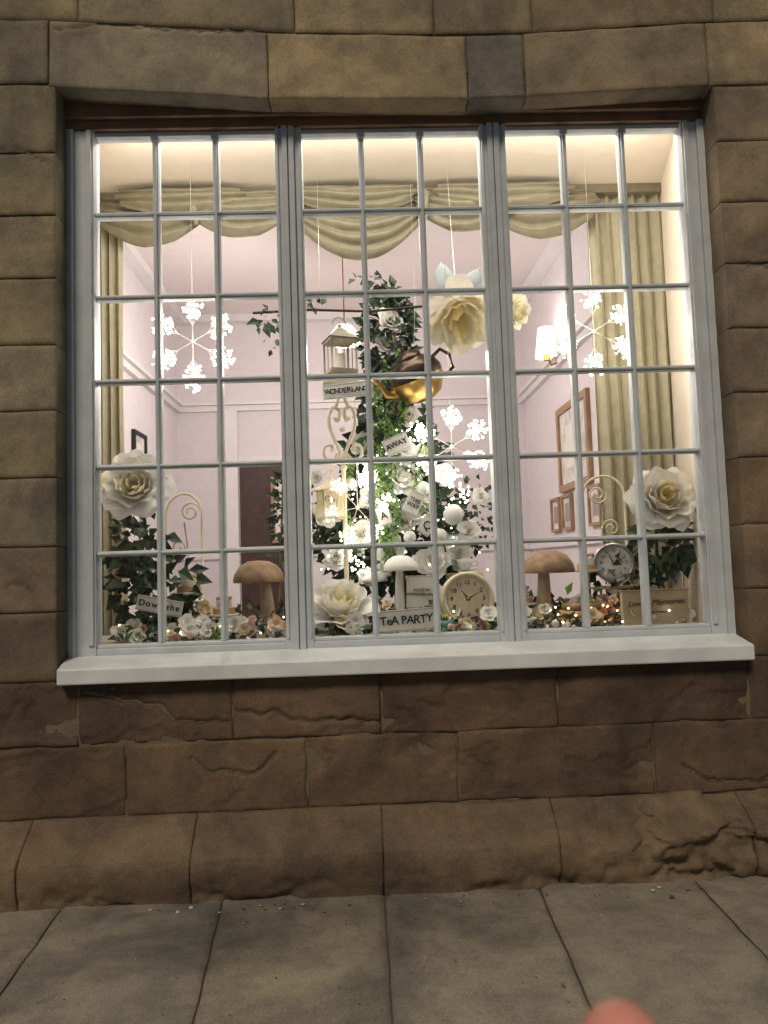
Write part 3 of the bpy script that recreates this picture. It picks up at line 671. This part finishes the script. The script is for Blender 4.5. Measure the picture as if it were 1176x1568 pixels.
for _ in range(210):
    x=U(-1.23,1.23);y=U(.24,.6);z=SH+U(.015,.24)*(y+.05)
    if -.14<x<.15 and y<.34: continue
    m=random.choice([M_COL[4],M_COL[4],M_COL[3],M_COL[5],M_COL[1],M_COL[0],M_PETW[0],M_PET[0]]);rose(mb,(x,y,z),U(.018,.042),(U(-.5,.5),-1,U(.2,1)),[m],layers=((1,.5,5,.2),(.5,.7,3,.1)),n=3)
for _ in range(100):
    x=U(-1.23,1.23);y=U(.21,.5);mb.ball((x,y,SH+U(.012,.05)),U(.006,.018),random.choice(M_COL+[M_STEEL,M_CH[1],M_WOODC,M_PETW[0]]),7,5)
for _ in range(60):
    x=U(-1.23,1.23);mb.ball((x,U(.21,.5),SH+U(.02,.1)),.0042,M_WARM if R()<.6 else M_BULB,5,4)
mb.build()
mb=MB('moss_mound')
for c in ((-1.0,.66),(-.45,.68),(.55,.68),(1.1,.68)):
    mb.ball((c[0],c[1],SH+.02),.2,M_LEAF[1],18,10,(1,.5,.45),.3);leaves(mb,(c[0],c[1]-.08,SH+.08),(.22,.06,.06),60,.05,M_LEAF+[M_DRY])
mb.build()
# ------------------------------------------------------------------ pavement and road
SV.clear();SF.clear();SC.clear()
xj0=[-.725+.58*(i-6) for i in range(6)]+[-.725,-.13,.44,1.02]+[1.02+.58*(i+1) for i in range(6)]
xj1=[-.65+.58*(i-6) for i in range(6)]+[-.65,-.13,.40,.98]+[.98+.58*(i+1) for i in range(6)]
def slab(xa0,xb0,xa1,xb1,y0,y1,tn,cell):
    seed=U(0,99);g=.003;H=y0-y1;nx=max(3,int((xb0-xa0)/cell));ny=max(3,int(H/cell));o=len(SV);zt=U(-.0015,.0015)
    for i in range(nx+1):
        s=i/nx
        for j in range(ny+1):
            t=j/ny;xa=xa0+(xa1-xa0)*t+g;xb=xb0+(xb1-xb0)*t-g;x=xa+(xb-xa)*s;y=y0-g-(H-2*g)*t
            d=min(x-xa,xb-x,t*H,(1-t)*H);e=max(0,1-d/.010)
            z=.28+zt-e*e*.007+noise.fractal(Vector((x*5,y*5,seed)),1,2,4)*.0022
            k=.85+.15*min(1,d/.02)
            SV.append((x+.004*noise.noise(Vector((x*9,y*9,1))),y,z));SC.append(tuple(q*k for q in tn)+(1,))
    for i in range(nx):
        for j in range(ny): a=o+i*(ny+1)+j;SF.append((a+1,a+ny+2,a+ny+1,a))
yr=[-.06,-.98,-1.75,-2.5,-3.3]
for r in range(4):
    for i in range(len(xj0)-1):
        s=.29 if r%2 else 0
        q0,q1=(xj0 if r==0 else xj1),(xj1)
        slab(q0[i]+s,q0[i+1]+s,q1[i]+s,q1[i+1]+s,yr[r],yr[r+1],tone((.275,.255,.205),.06,U(0,.3)),.016 if r==0 and 3<i<11 else .06)
pv=stone_mesh('pavement',M_PAVE)
mb=MB('pavement_bed');mb.box((-5,-3.3,.1),(5,.01,.270),mat('joint_sand',(.07,.06,.045),.95,bump=.5));mb.box((-5,-3.46,.1),(5,-3.3,.285),mat('kerb_stone',(.3,.28,.25),.8,bump=.5));o=mb.build(bevel=.008);o.parent=pv
mb=MB('ground');mb.add([(-400,-400,.15),(400,-400,.15),(400,400,.15),(-400,400,.15)],[(0,1,2,3)],mat('asphalt_ground',(.05,.05,.05),.9,bump=.6),False);mb.build()
mb=MB('litter_and_grit');mw=mat('chalk_white',(.5,.5,.48),.8);md=mat('grit',(.12,.09,.06),.9)
for _ in range(36):
    x=U(-1.4,1.3);y=-.17-abs(random.gauss(0,.05));mb.ball((x,y,.283),U(.002,.005),mw if R()<.4 else md,6,4,(U(.8,2),1,.5),.4)
for x,y in ((-.86,-.20),(-.82,-.17),(.83,-.20),(.86,-.18)): mb.ball((x,y,.284),.008,mw,7,5,(1.2,1,.5),.5)
for _ in range(220): mb.ball((U(-1.5,1.4),U(-.9,-.15),.282),U(.001,.0025),md if R()<.8 else mw,5,3)
mb.leaf((.86,-.27,.286),(1,.4,.1),(0,0,1),.03,.018,M_DRY);mb.leaf((.35,-.75,.286),(.3,-.6,.05),(0,0,1),.025,.015,M_DRY);mb.build()
# ------------------------------------------------------------------ camera
cam=bpy.data.cameras.new('camera');cam.sensor_fit='VERTICAL';cam.sensor_height=36;cam.sensor_width=27;cam.lens=36*1132/1568
cam.clip_start=.01;cam.clip_end=1500
co=bpy.data.objects.new('camera',cam);bpy.context.collection.objects.link(co)
CM=Matrix.Rotation(-.0289,4,'Z')@Matrix.Rotation(math.pi/2+.0687,4,'X')@Matrix.Rotation(-.0327,4,'Z')
CM=Matrix.Translation((-.1672,-2.9097,1.4841))@CM
co.matrix_world=CM;scene.camera=co
cam.dof.use_dof=True;cam.dof.focus_distance=3.2;cam.dof.aperture_fstop=13
# ------------------------------------------------------------------ hand of the photographer (a fingertip reaches into view)
M_SKIN=mat('skin',(.86,.36,.29),.45,var=.06)
hv=[];he=[];hr=[]
def hp(p,r,par=None):
    hv.append((p[0],p[1]+.009,p[2]));hr.append(r)
    if par is not None: he.append((par,len(hv)-1))
    return len(hv)-1
w=hp((.075,-.235,-.145),.026)
palm=hp((.06,-.19,-.14),.032,w)
fore=hp((.09,-.33,-.16),.027,w)
for (a,b,c,d) in (((.050,-.158,-.136),(.046,-.128,-.133),(.043,-.112,-.131),(.0412,-.0950,-.13)),
                  ((.070,-.158,-.138),(.072,-.135,-.12),(.074,-.125,-.10),(.076,-.130,-.085)),
                  ((.086,-.162,-.14),(.092,-.140,-.12),(.094,-.134,-.10),(.095,-.140,-.085)),
                  ((.10,-.172,-.142),(.108,-.152,-.125),(.11,-.148,-.108),(.11,-.155,-.095))):
    k=palm
    for p,r in ((a,.0098),(b,.0092),(c,.0088),(d,.0084)): k=hp(p,r,k)
k=palm
for p,r in (((.035,-.19,-.125),.012),((.018,-.165,-.11),.0105),((.01,-.155,-.10),.009)): k=hp(p,r,k)
me=bpy.data.meshes.new('hand');me.from_pydata([CM@Vector(p) for p in hv],he,[]);me.update();me.materials.append(M_SKIN)
ho=bpy.data.objects.new('hand',me);bpy.context.collection.objects.link(ho)
sk=ho.modifiers.new('skin','SKIN')
if not me.skin_vertices:
    bpy.context.view_layer.objects.active=ho
    ho.select_set(True);bpy.ops.mesh.customdata_skin_add()
for i,r in enumerate(hr): me.skin_vertices[0].data[i].radius=(r,r)
me.skin_vertices[0].data[1].use_root=True
sk.use_smooth_shade=True
ss=ho.modifiers.new('sub','SUBSURF');ss.levels=2;ss.render_levels=2
# ------------------------------------------------------------------ sky and street light
w=bpy.data.worlds.new('World');scene.world=w;w.use_nodes=True;N=w.node_tree.nodes;bg=N['Background']
sky=N.new('ShaderNodeTexSky');sky.sky_type='NISHITA';sky.sun_disc=False
el,az=math.radians(48),math.radians(-18)
sky.sun_elevation=el
d=Vector((math.sin(az)*math.cos(el),-math.cos(az)*math.cos(el),math.sin(el)))
sky.sun_rotation=math.atan2(d.x,d.y)
w.node_tree.links.new(sky.outputs[0],bg.inputs[0]);bg.inputs[1].default_value=.018
s=bpy.data.lights.new('sun','SUN');s.energy=1.62;s.angle=math.radians(14);s.color=(1,.84,.64)
so=bpy.data.objects.new('sun',s);bpy.context.collection.objects.link(so);so.rotation_euler=d.to_track_quat('Z','Y').to_euler()
scene.view_settings.view_transform='Standard'
try: scene.view_settings.look='None'
except Exception: pass
scene.view_settings.exposure=0
